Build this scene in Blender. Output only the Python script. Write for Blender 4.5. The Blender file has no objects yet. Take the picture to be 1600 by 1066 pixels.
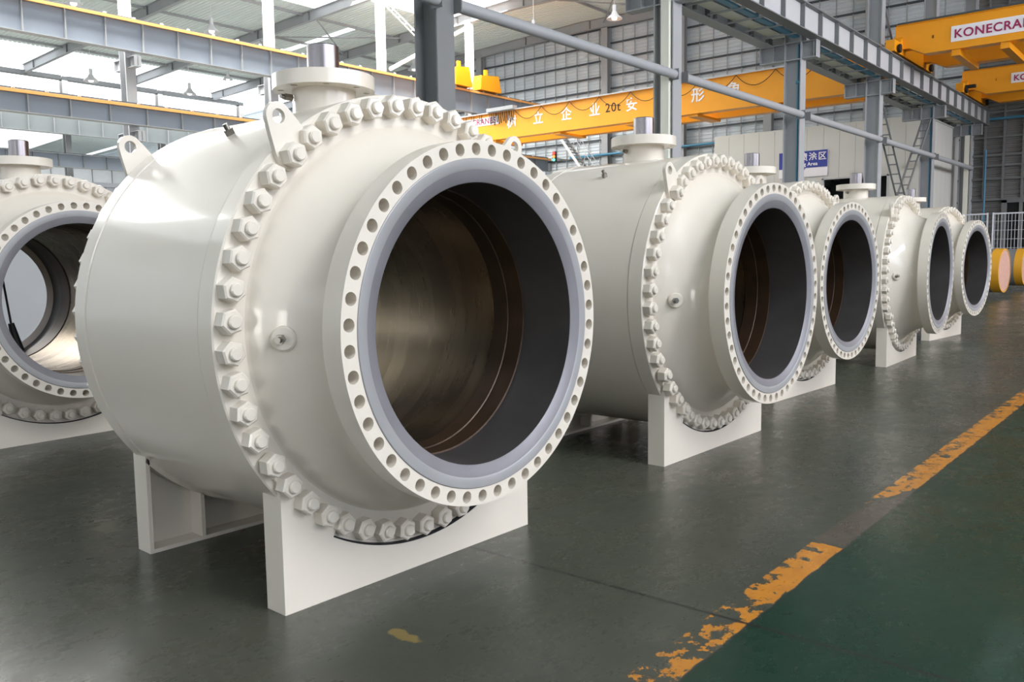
import bpy, math, random
from mathutils import Vector, Matrix
random.seed(7)
PI = math.pi
sc = bpy.context.scene
COL = sc.collection

# ------------------------------------------------------------------ camera
cam_d = bpy.data.cameras.new('camera')
cam = bpy.data.objects.new('camera', cam_d)
COL.objects.link(cam)
YAW, PITCH, ROLL = 0.6929, 0.0980, -0.0148
fw = Vector((-math.sin(YAW)*math.cos(PITCH), math.cos(YAW)*math.cos(PITCH), -math.sin(PITCH)))
rt = Vector((math.cos(YAW), math.sin(YAW), 0))
up = rt.cross(fw)
r2 = rt*math.cos(ROLL) + up*math.sin(ROLL)
u2 = up*math.cos(ROLL) - rt*math.sin(ROLL)
m = Matrix((r2, u2, -fw)).transposed().to_4x4()
m.translation = Vector((0, 0, 1.6))
cam.matrix_world = m
cam_d.sensor_width = 36
cam_d.lens = 1329.69/1600*36
cam_d.clip_end = 400
sc.camera = cam

# ------------------------------------------------------------------ world, light, exposure
sc.view_settings.view_transform = 'Standard'
sc.view_settings.look = 'None'
sc.view_settings.exposure = 0.0
sc.view_settings.gamma = 1.0
sc.view_settings.use_curve_mapping = False
w = bpy.data.worlds.new('overcast_sky'); sc.world = w
w.use_nodes = True
bg = w.node_tree.nodes['Background']
bg.inputs[0].default_value = (0.86, 0.93, 1.0, 1); bg.inputs[1].default_value = 1.0

def area(name, loc, direction, sx, sy, power, color):
    l = bpy.data.lights.new(name, 'AREA'); l.shape = 'RECTANGLE'
    l.size = sx; l.size_y = sy; l.energy = power; l.color = color
    o = bpy.data.objects.new(name, l); COL.objects.link(o)
    o.location = loc
    o.rotation_euler = Vector(direction).to_track_quat('-Z', 'Y').to_euler()
    return o
# daylight coming in through roof lights and the side windows (each light lies just inside its glazing; middle and near roof lights are added)
area('daylight_roof_row', (-39.5, 19, 17.6), (0, 0, -1), 6, 50, 24500, (1, .975, .94)).data.spread = math.radians(150)
area('added_roof_light_middle_hall', (-25, 26, 17.7), (0, 0, -1), 7, 24, 2600, (1, .99, .96)).data.spread = math.radians(120)  # unseen roof light added to brighten the far wall and crane
area('daylight_roof_far_hall', (-79, 20, 16.2), (0, 0, -1), 22, 60, 34000, (1, .98, .95))
area('added_roof_light_near_hall', (11, 5, 16.8), (-.35, 0, -1), 4, 28, 9300, (.95, 0.96, 1))  # unseen roof light added to light the valves from above
area('daylight_side_windows', (19.5, 4, 9.6), (-1, 0, -.1), 28, 5.2, 2850, (0.87, 0.88, 1))
area('daylight_side_windows_far', (19.5, 34, 9.6), (-1, 0, -.1), 28, 5.2, 3800, (0.96, 0.95, 1)).data.spread = math.radians(105)
area('daylight_rear_windows', (-14, -14.6, 6.0), (0, 1, 0), 26, 3.5, 130, (1.0, 0.93, 0.84))

# ------------------------------------------------------------------ mesh helpers
class MB:
    def __init__(s): s.v = []; s.f = []; s.m = []; s.mi = 0
    def add(s, vs, fs):
        b = len(s.v); s.v += [tuple(x) for x in vs]
        s.f += [tuple(b+i for i in f) for f in fs]; s.m += [s.mi]*len(fs)
        return s
    def box(s, a, b):
        x0, y0, z0 = [min(p, q) for p, q in zip(a, b)]; x1, y1, z1 = [max(p, q) for p, q in zip(a, b)]
        return s.add([(x0,y0,z0),(x1,y0,z0),(x1,y1,z0),(x0,y1,z0),(x0,y0,z1),(x1,y0,z1),(x1,y1,z1),(x0,y1,z1)],
            [(0,3,2,1),(4,5,6,7),(0,1,5,4),(1,2,6,5),(2,3,7,6),(3,0,4,7)])
    def cyl(s, p0, p1, r, n=16, r1=None, cap=True):
        p0, p1 = Vector(p0), Vector(p1); d = (p1-p0).normalized()
        a = d.orthogonal().normalized() if abs(d.z) < .999 else Vector((1,0,0)); b = d.cross(a)
        r1 = r if r1 is None else r1
        vs = []
        for p, rr in ((p0, r), (p1, r1)):
            for i in range(n):
                t = 2*PI*i/n; vs.append(p + (a*math.cos(t)+b*math.sin(t))*rr)
        fs = [(i, (i+1)%n, n+(i+1)%n, n+i) for i in range(n)]
        if cap: fs += [tuple(reversed(range(n))), tuple(range(n, 2*n))]
        return s.add(vs, fs)
    def tube(s, pts, r, n=8):
        for a, b in zip(pts, pts[1:]): s.cyl(a, b, r, n)
        return s
    def lathe(s, prof, n=96, axis='X', closed=False, flip=False):
        # prof: (axial, radius)
        vs = []
        for x, r in prof:
            for i in range(n):
                t = 2*PI*i/n
                vs.append((x, r*math.cos(t), r*math.sin(t)) if axis == 'X' else (r*math.cos(t), r*math.sin(t), x))
        k = len(prof); fs = []
        for j in range(k if closed else k-1):
            j2 = (j+1) % k
            for i in range(n):
                i2 = (i+1) % n
                q = (j*n+i, j*n+i2, j2*n+i2, j2*n+i)
                fs.append(q if not flip else tuple(reversed(q)))
        return s.add(vs, fs)
    def prism(s, poly, x0, x1):
        # poly in (y,z), extruded along x
        n = len(poly)
        vs = [(x0, y, z) for y, z in poly] + [(x1, y, z) for y, z in poly]
        fs = [tuple(reversed(range(n))), tuple(range(n, 2*n))] + [(i, (i+1)%n, n+(i+1)%n, n+i) for i in range(n)]
        return s.add(vs, fs)
    def holering(s, rin, rout, n, rh, rb, x0, x1, axis='X', off=0.0):
        key = {}
        def P(x, r, t):
            q = (x, r*math.cos(t), r*math.sin(t)) if axis == 'X' else (r*math.cos(t), r*math.sin(t), x)
            k = tuple(round(c, 6) for c in q)
            if k not in key: key[k] = len(s.v); s.v.append(q)
            return key[k]
        half = PI/n
        def F(*f): s.f.append(f); s.m.append(s.mi)
        for h in range(n):
            tc = 2*PI*h/n + off
            per = []
            for k in range(16):
                side, q = divmod(k, 4); q = q/4*2-1
                u, v = [(q, -1), (1, q), (-q, 1), (-1, -q)][side]
                t = tc + u*half; r = rb + (v*(rout-rb) if v > 0 else v*(rb-rin))
                a = math.atan2(v, u)
                per.append(((r, t), (rb + rh*math.sin(a), tc + rh*math.cos(a)/rb)))
            for k in range(16):
                (pa, ha), (pb, hb) = per[k], per[(k+1)%16]
                for x, fl in ((x1, False), (x0, True)):
                    q = (P(x,*pa), P(x,*pb), P(x,*hb), P(x,*ha))
                    F(*(reversed(q) if fl else q))
                F(P(x1,*ha), P(x1,*hb), P(x0,*hb), P(x0,*ha))
                if k//4 in (0, 2): F(P(x0,*pa), P(x0,*pb), P(x1,*pb), P(x1,*pa))
        return s
    def mesh(s, name, mats, angle=32, recalc=True):
        me = bpy.data.meshes.new(name)
        me.from_pydata(s.v, [], s.f)
        if not isinstance(mats, (list, tuple)): mats = [mats]
        for mt in mats: me.materials.append(mt)
        for p, mi in zip(me.polygons, s.m): p.material_index = mi; p.use_smooth = True
        if recalc:
            import bmesh
            bm = bmesh.new(); bm.from_mesh(me); bmesh.ops.recalc_face_normals(bm, faces=bm.faces); bm.to_mesh(me); bm.free()
        me.set_sharp_from_angle(angle=math.radians(angle))
        return me
    def obj(s, name, mats, parent=None, angle=32, recalc=True):
        o = bpy.data.objects.new(name, s.mesh(name, mats, angle, recalc)); COL.objects.link(o)
        if parent: o.parent = parent
        return o

def tag(o, label=None, cat=None, group=None, kind=None):
    if label: o['label'] = label
    if cat: o['category'] = cat
    if group: o['group'] = group
    if kind: o['kind'] = kind
    return o
def thing(name, label, cat, loc=(0,0,0), rz=0, group=None):
    o = bpy.data.objects.new(name, None); COL.objects.link(o); o.empty_display_size = .2
    o.location = loc; o.rotation_euler = (0, 0, rz)
    return tag(o, label, cat, group)
def link(name, me, parent, loc=(0,0,0), rot=None):
    o = bpy.data.objects.new(name, me); COL.objects.link(o); o.parent = parent; o.location = loc
    if rot: o.rotation_euler = rot
    return o
def copy_tree(o, parent=None):
    c = o.copy(); COL.objects.link(c); c.parent = parent
    for ch in list(o.children): copy_tree(ch, c)
    return c
def struct(o): o['kind'] = 'structure'; return o

def text_mesh(body, size, mat, ext=0.004, bold=0.0, spacing=1.0, align='CENTER'):
    cu = bpy.data.curves.new('lettering', 'FONT'); cu.body = body; cu.size = size; cu.extrude = ext
    cu.offset = bold; cu.space_character = spacing; cu.align_x = align; cu.align_y = 'CENTER'
    t = bpy.data.objects.new('lettering', cu); COL.objects.link(t)
    bpy.context.view_layer.update()
    me = bpy.data.meshes.new_from_object(t.evaluated_get(bpy.context.evaluated_depsgraph_get()))
    bpy.data.objects.remove(t); me.materials.clear(); me.materials.append(mat)
    return me

# ------------------------------------------------------------------ materials
def lin(c): return tuple(((x/255)/12.92 if x/255 <= .04045 else ((x/255+.055)/1.055)**2.4) for x in c) + (1,)
def mat(name, c, rough=.5, metal=0., noise=0., nscale=3., bump=0., bscale=60., coat=0., emit=None, estr=0., stretch=None, spec=.5, rn=0.0):
    m = bpy.data.materials.new(name); m.use_nodes = True; nt = m.node_tree; b = nt.nodes['Principled BSDF']
    b.inputs['Base Color'].default_value = lin(c); b.inputs['Roughness'].default_value = rough
    b.inputs['Metallic'].default_value = metal; b.inputs['Coat Weight'].default_value = coat; b.inputs['Coat Roughness'].default_value = .08
    b.inputs['Specular IOR Level'].default_value = spec
    if noise or bump or rn:
        tc = nt.nodes.new('ShaderNodeTexCoord'); mp = nt.nodes.new('ShaderNodeMapping')
        nt.links.new(tc.outputs['Object'], mp.inputs[0])
        if stretch: mp.inputs['Scale'].default_value = stretch
    if noise or rn:
        n = nt.nodes.new('ShaderNodeTexNoise'); n.inputs['Scale'].default_value = nscale; n.inputs['Detail'].default_value = 6
        nt.links.new(mp.outputs[0], n.inputs['Vector'])
    if noise:
        mr = nt.nodes.new('ShaderNodeMapRange'); mr.inputs[1].default_value = .3; mr.inputs[2].default_value = .7
        mr.inputs[3].default_value = 1-noise; mr.inputs[4].default_value = 1+noise*.5
        mx = nt.nodes.new('ShaderNodeVectorMath'); mx.operation = 'SCALE'; mx.inputs[0].default_value = lin(c)[:3]
        nt.links.new(n.outputs[0], mr.inputs[0]); nt.links.new(mr.outputs[0], mx.inputs['Scale']); nt.links.new(mx.outputs[0], b.inputs['Base Color'])
    if rn:
        m2 = nt.nodes.new('ShaderNodeMapRange'); m2.inputs[1].default_value = .3; m2.inputs[2].default_value = .7
        m2.inputs[3].default_value = max(0, rough-rn); m2.inputs[4].default_value = rough+rn
        nt.links.new(n.outputs[0], m2.inputs[0]); nt.links.new(m2.outputs[0], b.inputs['Roughness'])
    if bump:
        n2 = nt.nodes.new('ShaderNodeTexNoise'); n2.inputs['Scale'].default_value = bscale; n2.inputs['Detail'].default_value = 3
        bp = nt.nodes.new('ShaderNodeBump'); bp.inputs['Strength'].default_value = bump; bp.inputs['Distance'].default_value = .01
        nt.links.new(mp.outputs[0], n2.inputs['Vector']); nt.links.new(n2.outputs[0], bp.inputs['Height']); nt.links.new(bp.outputs[0], b.inputs['Normal'])
    if emit:
        b.inputs['Emission Color'].default_value = lin(emit); b.inputs['Emission Strength'].default_value = estr
    return m
M = {}
M['paint'] = mat('valve_paint', (216,208,194), .36, noise=.02, nscale=2.5, coat=.55, spec=.3, bump=.035, bscale=22)
M['primer'] = mat('flange_grey_primer', (156,156,156), .42, metal=.2, noise=.06, nscale=4)
M['primer2'] = mat('weld_bevel_steel', (126,124,128), .42, metal=.1, noise=.08, nscale=5)
M['liner'] = mat('bore_dark_coating', (80,77,76), .42, metal=.4, noise=.15, nscale=5, stretch=(.6,1,1))
M['seat'] = mat('seat_ring_brown_steel', (66,48,32), .45, metal=.4, noise=.3, nscale=6)
M['ballbore'] = mat('polished_ball_bore', (128,114,95), .27, metal=.95, noise=.2, nscale=3.0, stretch=(3.0,.35,.35), rn=.04)
M['steel'] = mat('machined_shaft_steel', (150,145,146), .3, metal=1., noise=.12, nscale=9, stretch=(1,1,.15), rn=.06)
M['brass'] = mat('fitting_steel', (150,146,138), .3, metal=1.)
M['gap'] = mat('saddle_gap_shade', (20,20,24), .7)  # shade colour for the gap between closure ring and saddle
M['grey'] = mat('steel_grey_paint', (160,162,164), .5, noise=.05, nscale=1.2)
M['dgrey'] = mat('steel_dark_grey_paint', (118,120,120), .5, noise=.06, nscale=1.2)
M['blgrey'] = mat('beam_blue_grey_paint', (140,149,160), .45, noise=.04, nscale=1.)
M['lpanel'] = mat('beam_pale_panel_paint', (184,185,186), .5, noise=.04, nscale=1.)
M['dpanel'] = mat('beam_dull_panel_paint', (134,141,142), .5, noise=.04, nscale=1.)
M['vrail'] = mat('wall_rail_steel', (158,162,164), .5)
M['white'] = mat('white_and_sunlit_steel', (238,238,236), .5)  # on far column tops and braces the white is sunlight put into colour
M['cream'] = mat('cream_downpipe', (222,222,208), .5)
M['yellow'] = mat('crane_yellow', (243,160,20), .42, noise=.05, nscale=1.)
M['orange'] = mat('conductor_rail_orange', (240,170,96), .5)
M['black'] = mat('black_rubber', (24,24,24), .6)
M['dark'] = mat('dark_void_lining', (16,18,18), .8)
M['wall'] = mat('corrugated_wall_grey', (212,220,225), .5, noise=.05, nscale=.6)
M['walld'] = mat('corrugated_wall_dark', (128,127,125), .5, noise=.06, nscale=.6)
M['girt'] = mat('girt_dark_steel', (70,76,80), .5)
M['ceil'] = mat('roof_sheet', (228,236,234), .6, noise=.04, nscale=.4)
M['booth'] = mat('booth_panel_white', (206,205,198), .5, noise=.03, nscale=.6)
M['red'] = mat('sign_crimson', (158,30,82), .5)
M['blue'] = mat('sign_blue', (52,66,150), .5)
M['pipeblue'] = mat('air_pipe_blue', (64,132,164), .45)
M['pipegrey'] = mat('pipe_spool_grey', (112,114,118), .5, noise=.1, nscale=4)
M['band'] = mat('pipe_end_yellow', (206,148,30), .5)
M['disc'] = mat('pipe_end_pinkish_wood', (186,146,130), .7, noise=.15, nscale=14)
M['fence'] = mat('fence_white_wire', (216,218,224), .5)
M['sign'] = mat('sign_white_plate', (240,236,238), .5)
M['glass'] = mat('roof_light_glazing', (240,244,248), .4, emit=(246,250,255), estr=1.7)
M['glassw'] = mat('side_window_glazing', (225,235,245), .4, emit=(226,234,255), estr=1.0)
M['glassd'] = mat('open_doorway_daylight', (240,240,240), .4, emit=(255,250,244), estr=14.0)
M['lampm'] = mat('lamp_bell_aluminium', (222,222,224), .35, metal=.2)
M['bulb'] = mat('lamp_glass', (250,250,246), .3, emit=(255,253,248), estr=.9)
M['sred'] = mat('signal_red_lens', (230,40,30), .3, emit=(255,50,40), estr=2.5)
M['samb'] = mat('signal_amber_lens', (240,130,30), .3, emit=(255,120,40), estr=2.0)
M['sgrn'] = mat('signal_green_lens', (90,220,190), .3, emit=(90,240,200), estr=2.0)
M['partition'] = mat('partition_panel_grey', (172,174,174), .55, noise=.04, nscale=1)
M['redp'] = mat('drum_red', (130,30,34), .5)

def floor_material():
    m = bpy.data.materials.new('painted_concrete_floor'); m.use_nodes = True; nt = m.node_tree; L = nt.links.new
    b = nt.nodes['Principled BSDF']
    def N(t, **k):
        n = nt.nodes.new(t)
        for a, v in k.items(): setattr(n, a, v)
        return n
    geo = N('ShaderNodeNewGeometry'); sep = N('ShaderNodeSeparateXYZ'); L(geo.outputs['Position'], sep.inputs[0])
    def math_(op, a, b_=None, clamp=False):
        n = N('ShaderNodeMath', operation=op); n.use_clamp = clamp
        for i, v in enumerate((a, b_)):
            if v is None: continue
            if isinstance(v, (int, float)): n.inputs[i].default_value = v
            else: L(v, n.inputs[i])
        return n.outputs[0]
    def noise(scale, detail=6, rough=.55, sx=1, sy=1, off=0):
        mp = N('ShaderNodeMapping'); mp.inputs['Scale'].default_value = (sx, sy, 1); mp.inputs['Location'].default_value = (off, off*.7, 0)
        L(geo.outputs['Position'], mp.inputs[0])
        n = N('ShaderNodeTexNoise'); n.inputs['Scale'].default_value = scale; n.inputs['Detail'].default_value = detail; n.inputs['Roughness'].default_value = rough
        L(mp.outputs[0], n.inputs['Vector']); return n.outputs[0]
    def ramp(v, a, b_, c0, c1):
        r = N('ShaderNodeMapRange'); r.inputs[1].default_value = a; r.inputs[2].default_value = b_
        r.inputs[3].default_value = c0; r.inputs[4].default_value = c1; L(v, r.inputs[0]); return r.outputs[0]
    def mix(f, a, b_):
        n = N('ShaderNodeMix', data_type='RGBA')
        if isinstance(f, (int, float)): n.inputs[0].default_value = f
        else: L(f, n.inputs[0])
        for i, v in ((6, a), (7, b_)):
            if isinstance(v, tuple): n.inputs[i].default_value = v
            else: L(v, n.inputs[i])
        return n.outputs[2]
    X, Y = sep.outputs[0], sep.outputs[1]
    big = noise(.45, 5); mid = noise(1.7, 8, .65, 1, .55, 3); fine = noise(11, 8, .7, 1, .6, 9)
    c = mix(ramp(big, .35, .65, 0, 1), lin((60,65,54)), lin((76,75,66)))
    c = mix(ramp(mid, .42, .68, 0, .7), c, lin((56,63,53)))
    c = mix(ramp(fine, .5, .75, 0, .28), c, lin((48,48,43)))
    c = mix(ramp(noise(2.3, 9, .7, .5, 1.4, 21), .6, .74, 0, .35), c, lin((92,91,83)))
    g = mix(ramp(noise(.8, 6, .6, 1, 1, 5), .35, .65, 0, 1), lin((10,46,33)), lin((20,52,38)))
    g = mix(ramp(noise(1.1, 7, .65, 1.6, .6, 14), .56, .72, 0, .55), g, lin((60,82,73)))
    g = mix(ramp(noise(.7, 4, .5, 1, 1, 31), .52, .7, 0, .7), g, lin((46,52,32)))
    g = mix(ramp(noise(14, 8, .7, 1, 1, 2), .55, .75, 0, .3), g, lin((24,48,40)))
    edge = math_('ADD', X, math_('MULTIPLY', math_('SUBTRACT', noise(6, 5), .5), .035))
    isg = ramp(edge, -1.492, -1.486, 0, 1)
    col = mix(isg, c, g)
    # worn yellow stripe: chipped paint, one stretch worn away, thinner nearer the camera
    chip = noise(8.5, 10, .7, 1, .8, 40); chip2 = noise(1.0, 3, .5, .4, 1, 77)
    instripe = math_('MULTIPLY', ramp(edge, -1.672, -1.664, 0, 1), ramp(edge, -1.502, -1.496, 1, 0))
    acr = ramp(X, -1.67, -1.5, -.035, .045)
    near = ramp(Y, 2.9, 4.6, -.075, .0)
    keep = math_('ADD', math_('ADD', chip, acr), math_('ADD', near, math_('MULTIPLY', math_('SUBTRACT', chip2, .5), .25)))
    gap = math_('MULTIPLY', ramp(Y, 4.58, 4.66, 0, 1), ramp(math_('SUBTRACT', Y, math_('MULTIPLY', math_('ADD', X, 1.67), 4.0)), 5.15, 5.5, 1, 0))
    keep = math_('SUBTRACT', keep, math_('MULTIPLY', gap, .6))
    paint = math_('MULTIPLY', instripe, ramp(keep, .445, .462, 0, 1))
    ycol = mix(ramp(fine, .4, .7, 0, .5), lin((192,126,40)), lin((150,92,30)))
    dirt = math_('MULTIPLY', instripe, ramp(gap, 0, 1, 0, .8))
    col = mix(dirt, col, lin((84,76,66)))
    col = mix(paint, col, ycol)
    seam = math_('MULTIPLY', ramp(edge, -1.497, -1.492, 0, 1), ramp(edge, -1.487, -1.482, 1, 0))
    col = mix(math_('MULTIPLY', seam, .7), col, lin((40,40,36)))
    # saw-cut joints every 4.74 m across and every 4.9 m along
    def joint(v, start, step, hw):
        q = math_('ABSOLUTE', math_('SUBTRACT', math_('FRACT', math_('ADD', math_('DIVIDE', math_('SUBTRACT', v, start), step), .5)), .5))
        return ramp(math_('MULTIPLY', q, step), hw*.6, hw, 1, 0)
    j = joint(Y, 3.38, 4.74, .013)
    col = mix(math_('MULTIPLY', j, .9), col, lin((34,34,32)))
    # a small ochre scuff
    dx = math_('MULTIPLY', math_('ADD', X, 2.6), 9.0); dy = math_('MULTIPLY', math_('SUBTRACT', Y, 2.38), 22.0)
    d = math_('ADD', math_('ADD', math_('MULTIPLY', dx, dx), math_('MULTIPLY', dy, dy)), math_('MULTIPLY', math_('SUBTRACT', fine, .5), 3.0))
    col = mix(ramp(d, .5, .8, .7, 0), col, lin((132,112,58)))
    col = mix(ramp(X, -18.2, -17.8, 1, 0), col, lin((100,100,95)))
    L(col, b.inputs['Base Color'])
    ro = ramp(math_('ADD', math_('MULTIPLY', mid, .5), math_('MULTIPLY', fine, .5)), .35, .65, .2, .38)
    L(ro, b.inputs['Roughness']); b.inputs['Specular IOR Level'].default_value = .36
    bp = N('ShaderNodeBump'); bp.inputs['Strength'].default_value = .12; bp.inputs['Distance'].default_value = .01
    L(fine, bp.inputs['Height']); L(bp.outputs[0], b.inputs['Normal'])
    return m
M['floor'] = floor_material()

# ------------------------------------------------------------------ the hall
X0, X1, Y0, Y1 = -130.0, 20.0, -15.0, 52.0
struct(MB().box((X0-.3, Y0-.3, -.2), (X1+.3, Y1+.6, 0)).obj('floor', M['floor']))

def roof_z(x):
    pts = [(-130, 14.8), (-72, 17.0), (-36, 18.25), (20, 16.9)]
    for (a, za), (b_, zb) in zip(pts, pts[1:]):
        if x <= b_: return za + (zb-za)*(x-a)/(b_-a)
    return 16.9
def roof_patch(mb, xa, xb, ya, yb, corr=True):
    xs = sorted({xa, xb} | {p for p in (-72, -36) if xa < p < xb})
    step = .3; n = max(2, int(round((yb-ya)/step)))
    ys = []
    for i in range(n):
        y = ya + (yb-ya)*i/n; d = (yb-ya)/n
        ys += [(y, 0), (y+d*.62, 0), (y+d*.7, .05), (y+d*.92, .05)] if corr else [(y, 0)]
    ys.append((yb, 0))
    vs = [(x, y, roof_z(x)+dz) for x in xs for y, dz in ys]; k = len(ys)
    fs = [(a*k+i, a*k+i+1, (a+1)*k+i+1, (a+1)*k+i) for a in range(len(xs)-1) for i in range(k-1)]
    mb.add(vs, fs)
SKY = [(-42.6, -36.4, -15, 45.4), (-46.2, -42.6, -15, 37.2), (-92, -66.2, -15, 52), (9, 13, -9, 19), (-29, -21, 12, 39), (-60, -48, 40.3, 41.0), (-117, -100, 28, 43.5), (-113, -99.5, 50.4, 51.2)]  # out-of-view panes over the near and middle halls are added for light
xs_ = sorted({X0, X1} | {a for r in SKY for a in r[:2]}); ys_ = sorted({Y0, Y1} | {a for r in SKY for a in r[2:]})
rf = MB()
for xa, xb in zip(xs_, xs_[1:]):
    run = None
    for ya, yb in zip(ys_, ys_[1:]):
        hit = any(r[0] <= xa and xb <= r[1] and r[2] <= ya and yb <= r[3] for r in SKY)
        if not hit: run = (run[0] if run else ya, yb)
        if (hit or yb == Y1) and run: roof_patch(rf, xa, xb, run[0], run[1]); run = None
ceil = struct(rf.obj('ceiling', M['ceil'], recalc=False))
wn = 0
for a, b_, c, d in SKY:
    wn += 1 if wn != 7 else 4
    p = MB(); roof_patch(p, a, b_, c, d, corr=(wn == 3))
    o = struct(p.obj('window_%d' % wn, M['glass'], recalc=False)); o.location.z = .012
# purlins under the roof sheet, part of the ceiling
for x in (-10.6, -16, -22, -28, -33, -47.5, -53, -59, -65):
    MB().box((x-.05, Y0, roof_z(x)-.16), (x+.05, Y1, roof_z(x)-.01)).obj('purlin', M['grey'], ceil)

def corr_wall_y(mb, y, xa, xb, za, zb, zt=None, inward=-1):
    # horizontal corrugation in the XZ plane at Y=y
    step = .22; n = int((zb-za)/step); zs = []
    for i in range(n):
        z = za + (zb-za)*i/n; d = (zb-za)/n
        zs += [(z, 0), (z+d*.45, 0), (z+d*.6, .045), (z+d*.85, .045)]
    zs.append((zb, 0)); k = len(zs)
    vs = [(x, y+inward*dy, z) for x in (xa, xb) for z, dy in zs]
    mb.add(vs, [(i, i+1, k+i+1, k+i) for i in range(k-1)])
wf = MB(); corr_wall_y(wf, Y1+.25, -130, -10.6, 0, 18.4)
wall_far = struct(wf.obj('wall_far', M['wall'], recalc=False))
wf2 = MB(); corr_wall_y(wf2, Y1+.25, -10.6, 20, 0, 18.0)
wall_far2 = struct(wf2.obj('wall_far_right', M['walld'], recalc=False))
for z in (3.0, 4.2, 5.4, 6.5, 7.6, 8.7, 9.9, 11.0, 12.2, 13.4, 14.3, 15.4, 16.5, 17.6):
    MB().box((-72, Y1+.02, z-.045), (-10.9, Y1+.2, z+.045)).obj('girt', M['girt'], wall_far)
for z in (4.3, 5.4, 6.1, 6.65, 7.6, 8.9, 10.2, 11.4, 12.6, 13.8, 15.0):
    MB().box((-10.6, Y1+.02, z-.05), (X1, Y1+.2, z+.05)).obj('girt', M['dgrey'], wall_far2)
for i in range(63):
    x = -72 + i*.98
    if x < -11: MB().box((x-.03, Y1+.06, 0), (x+.03, Y1+.12, 18.2)).obj('wall_rail', M['vrail'], wall_far)
for i in range(12):
    x = -10.02 + i*.9
    MB().box((x-.045, Y1+.0, 4.3), (x+.045, Y1+.19, 17.6)).obj('wall_rail', M['dgrey'], wall_far2)
for nm, a, b_, mt in [('wall_left', (X0-.2, Y0, 0), (X0, Y1, 15), M['wall']), ('wall_right', (X1, Y0, 0), (X1+.2, Y1, 17.4), M['wall']),
                  ('wall_rear', (X0, Y0-.2, 0), (X1, Y0, 18.4), M['wall'])]:
    struct(MB().box(a, b_).obj(nm, mt))
def window_band(n, a, b_, frames):
    o = struct(MB().box(a, b_).obj('window_%d' % n, M['glassw']))
    for fa, fb in frames: MB().box(fa, fb).obj('window_frame', M['grey'], o)
    return o
window_band(8, (19.9, -10, 7.0), (19.98, 48, 12.2), [((19.82, y-.06, 6.9), (19.99, y+.06, 12.3)) for y in range(-10, 49, 4)])
window_band(9, (-27, -14.98, 4.3), (-1, -14.9, 7.7), [((x-.06, -14.99, 4.2), (x+.06, -14.82, 7.8)) for x in range(-27, 0, 4)])
struct(MB().box((1.6, -14.98, 0), (4.0, -14.9, 3.6)).obj('window_10', M['glassd']))  # glowing panel for an unseen open doorway, added for highlights on the domes
# dark roller door in the far wall on the right, behind the fence
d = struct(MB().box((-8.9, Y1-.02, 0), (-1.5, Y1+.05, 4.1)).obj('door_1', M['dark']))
MB().box((-9.1, Y1-.14, 0), (-8.85, Y1+.02, 4.25)).box((-1.5, Y1-.14, 0), (-1.25, Y1+.02, 4.25)).box((-9.1, Y1-.14, 4.1), (-1.25, Y1+.02, 4.3)).obj('door_frame', M['dgrey'], d)
for x in (-8.2, -7.35, -6.6, -5.6, -4.4): MB().box((x-.08, Y1-.1, 0), (x+.08, Y1-.02, 4.1)).obj('door_post', M['walld'], d)

# posts of the far wall and the rafter that crowns it
def label_px(s): return s
def far_post(x, where):
    o = thing('wall_post', 'grey wind post on the far wall, ' + where, 'post', (x, Y1-.28, 0), 0, 'wind posts along the far wall')
    MB().box((-.26, -.2, 0), (.26, -.18, 17.5)).box((-.26, .18, 0), (.26, .2, 17.5)).box((-.012, -.18, 0), (.012, .18, 17.5)).obj('post_section', M['grey'], o)
for x, wh in ((-51.8, 'leftmost beyond the upper yellow crane block'), (-45.8, 'just right of the upper yellow crane block'), (-34.0, 'right of the traffic light, above the stair'),
              (-28.0, 'close behind the tall cream downpipe'), (-22.0, 'at the left edge of the pale spray booth'), (-16.0, 'rising behind the spray booth')):
    far_post(x, wh)
def rafter(y, where, xs=(-72, -36, 20)):
    o = thing('roof_rafter', 'grey roof rafter, ' + where, 'rafter', (0, y, 0), 0, 'roof rafters')
    for (a, b_) in zip(xs, xs[1:]):
        za, zb = roof_z(a)-.05, roof_z(b_)-.05; mb = MB()
        for (yo, t, b2) in ((.14, 0, .03), (.14, -.62, -.59), (.012, -.59, 0)):
            mb.add([(a,-yo,za+t),(b_,-yo,zb+t),(b_,yo,zb+t),(a,yo,za+t),(a,-yo,za+b2),(b_,-yo,zb+b2),(b_,yo,zb+b2),(a,yo,za+b2)],
               [(0,3,2,1),(4,5,6,7),(0,1,5,4),(1,2,6,5),(2,3,7,6),(3,0,4,7)])
        mb.obj('rafter_beam', M['grey'], o)
    for k in range(12):
        x = -70 + k*5.8; z = roof_z(x)
        MB().box((x-.012, -.13, z-.62), (x+.012, .13, z-.06)).obj('stiffener', M['dgrey'], o)
    return o
COLY = [10.8, 18.85, 26.9, 34.9, 42.8, 50.5]
ROWY = [20.2, 28.1, 36.1, 44.1]
for y, wh in ((12.2, 'nearest above the left hall'), (20.2, 'over the leftmost white column top'), (28.1, 'second frame line from the left'), (36.1, 'third frame line, meeting the white column with the ladder brace'),
              (44.1, 'fourth frame line, at the white column beside the yellow crane block'), (51.6, 'lying along the top of the far wall')):
    rafter(y, wh)
def rod(name, a, b_, r, mt, label, cat, group=None):
    o = MB().cyl(a, b_, r, 8).obj(name, mt); return tag(o, label, cat, group)
zz = lambda x: roof_z(x)-.35
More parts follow.
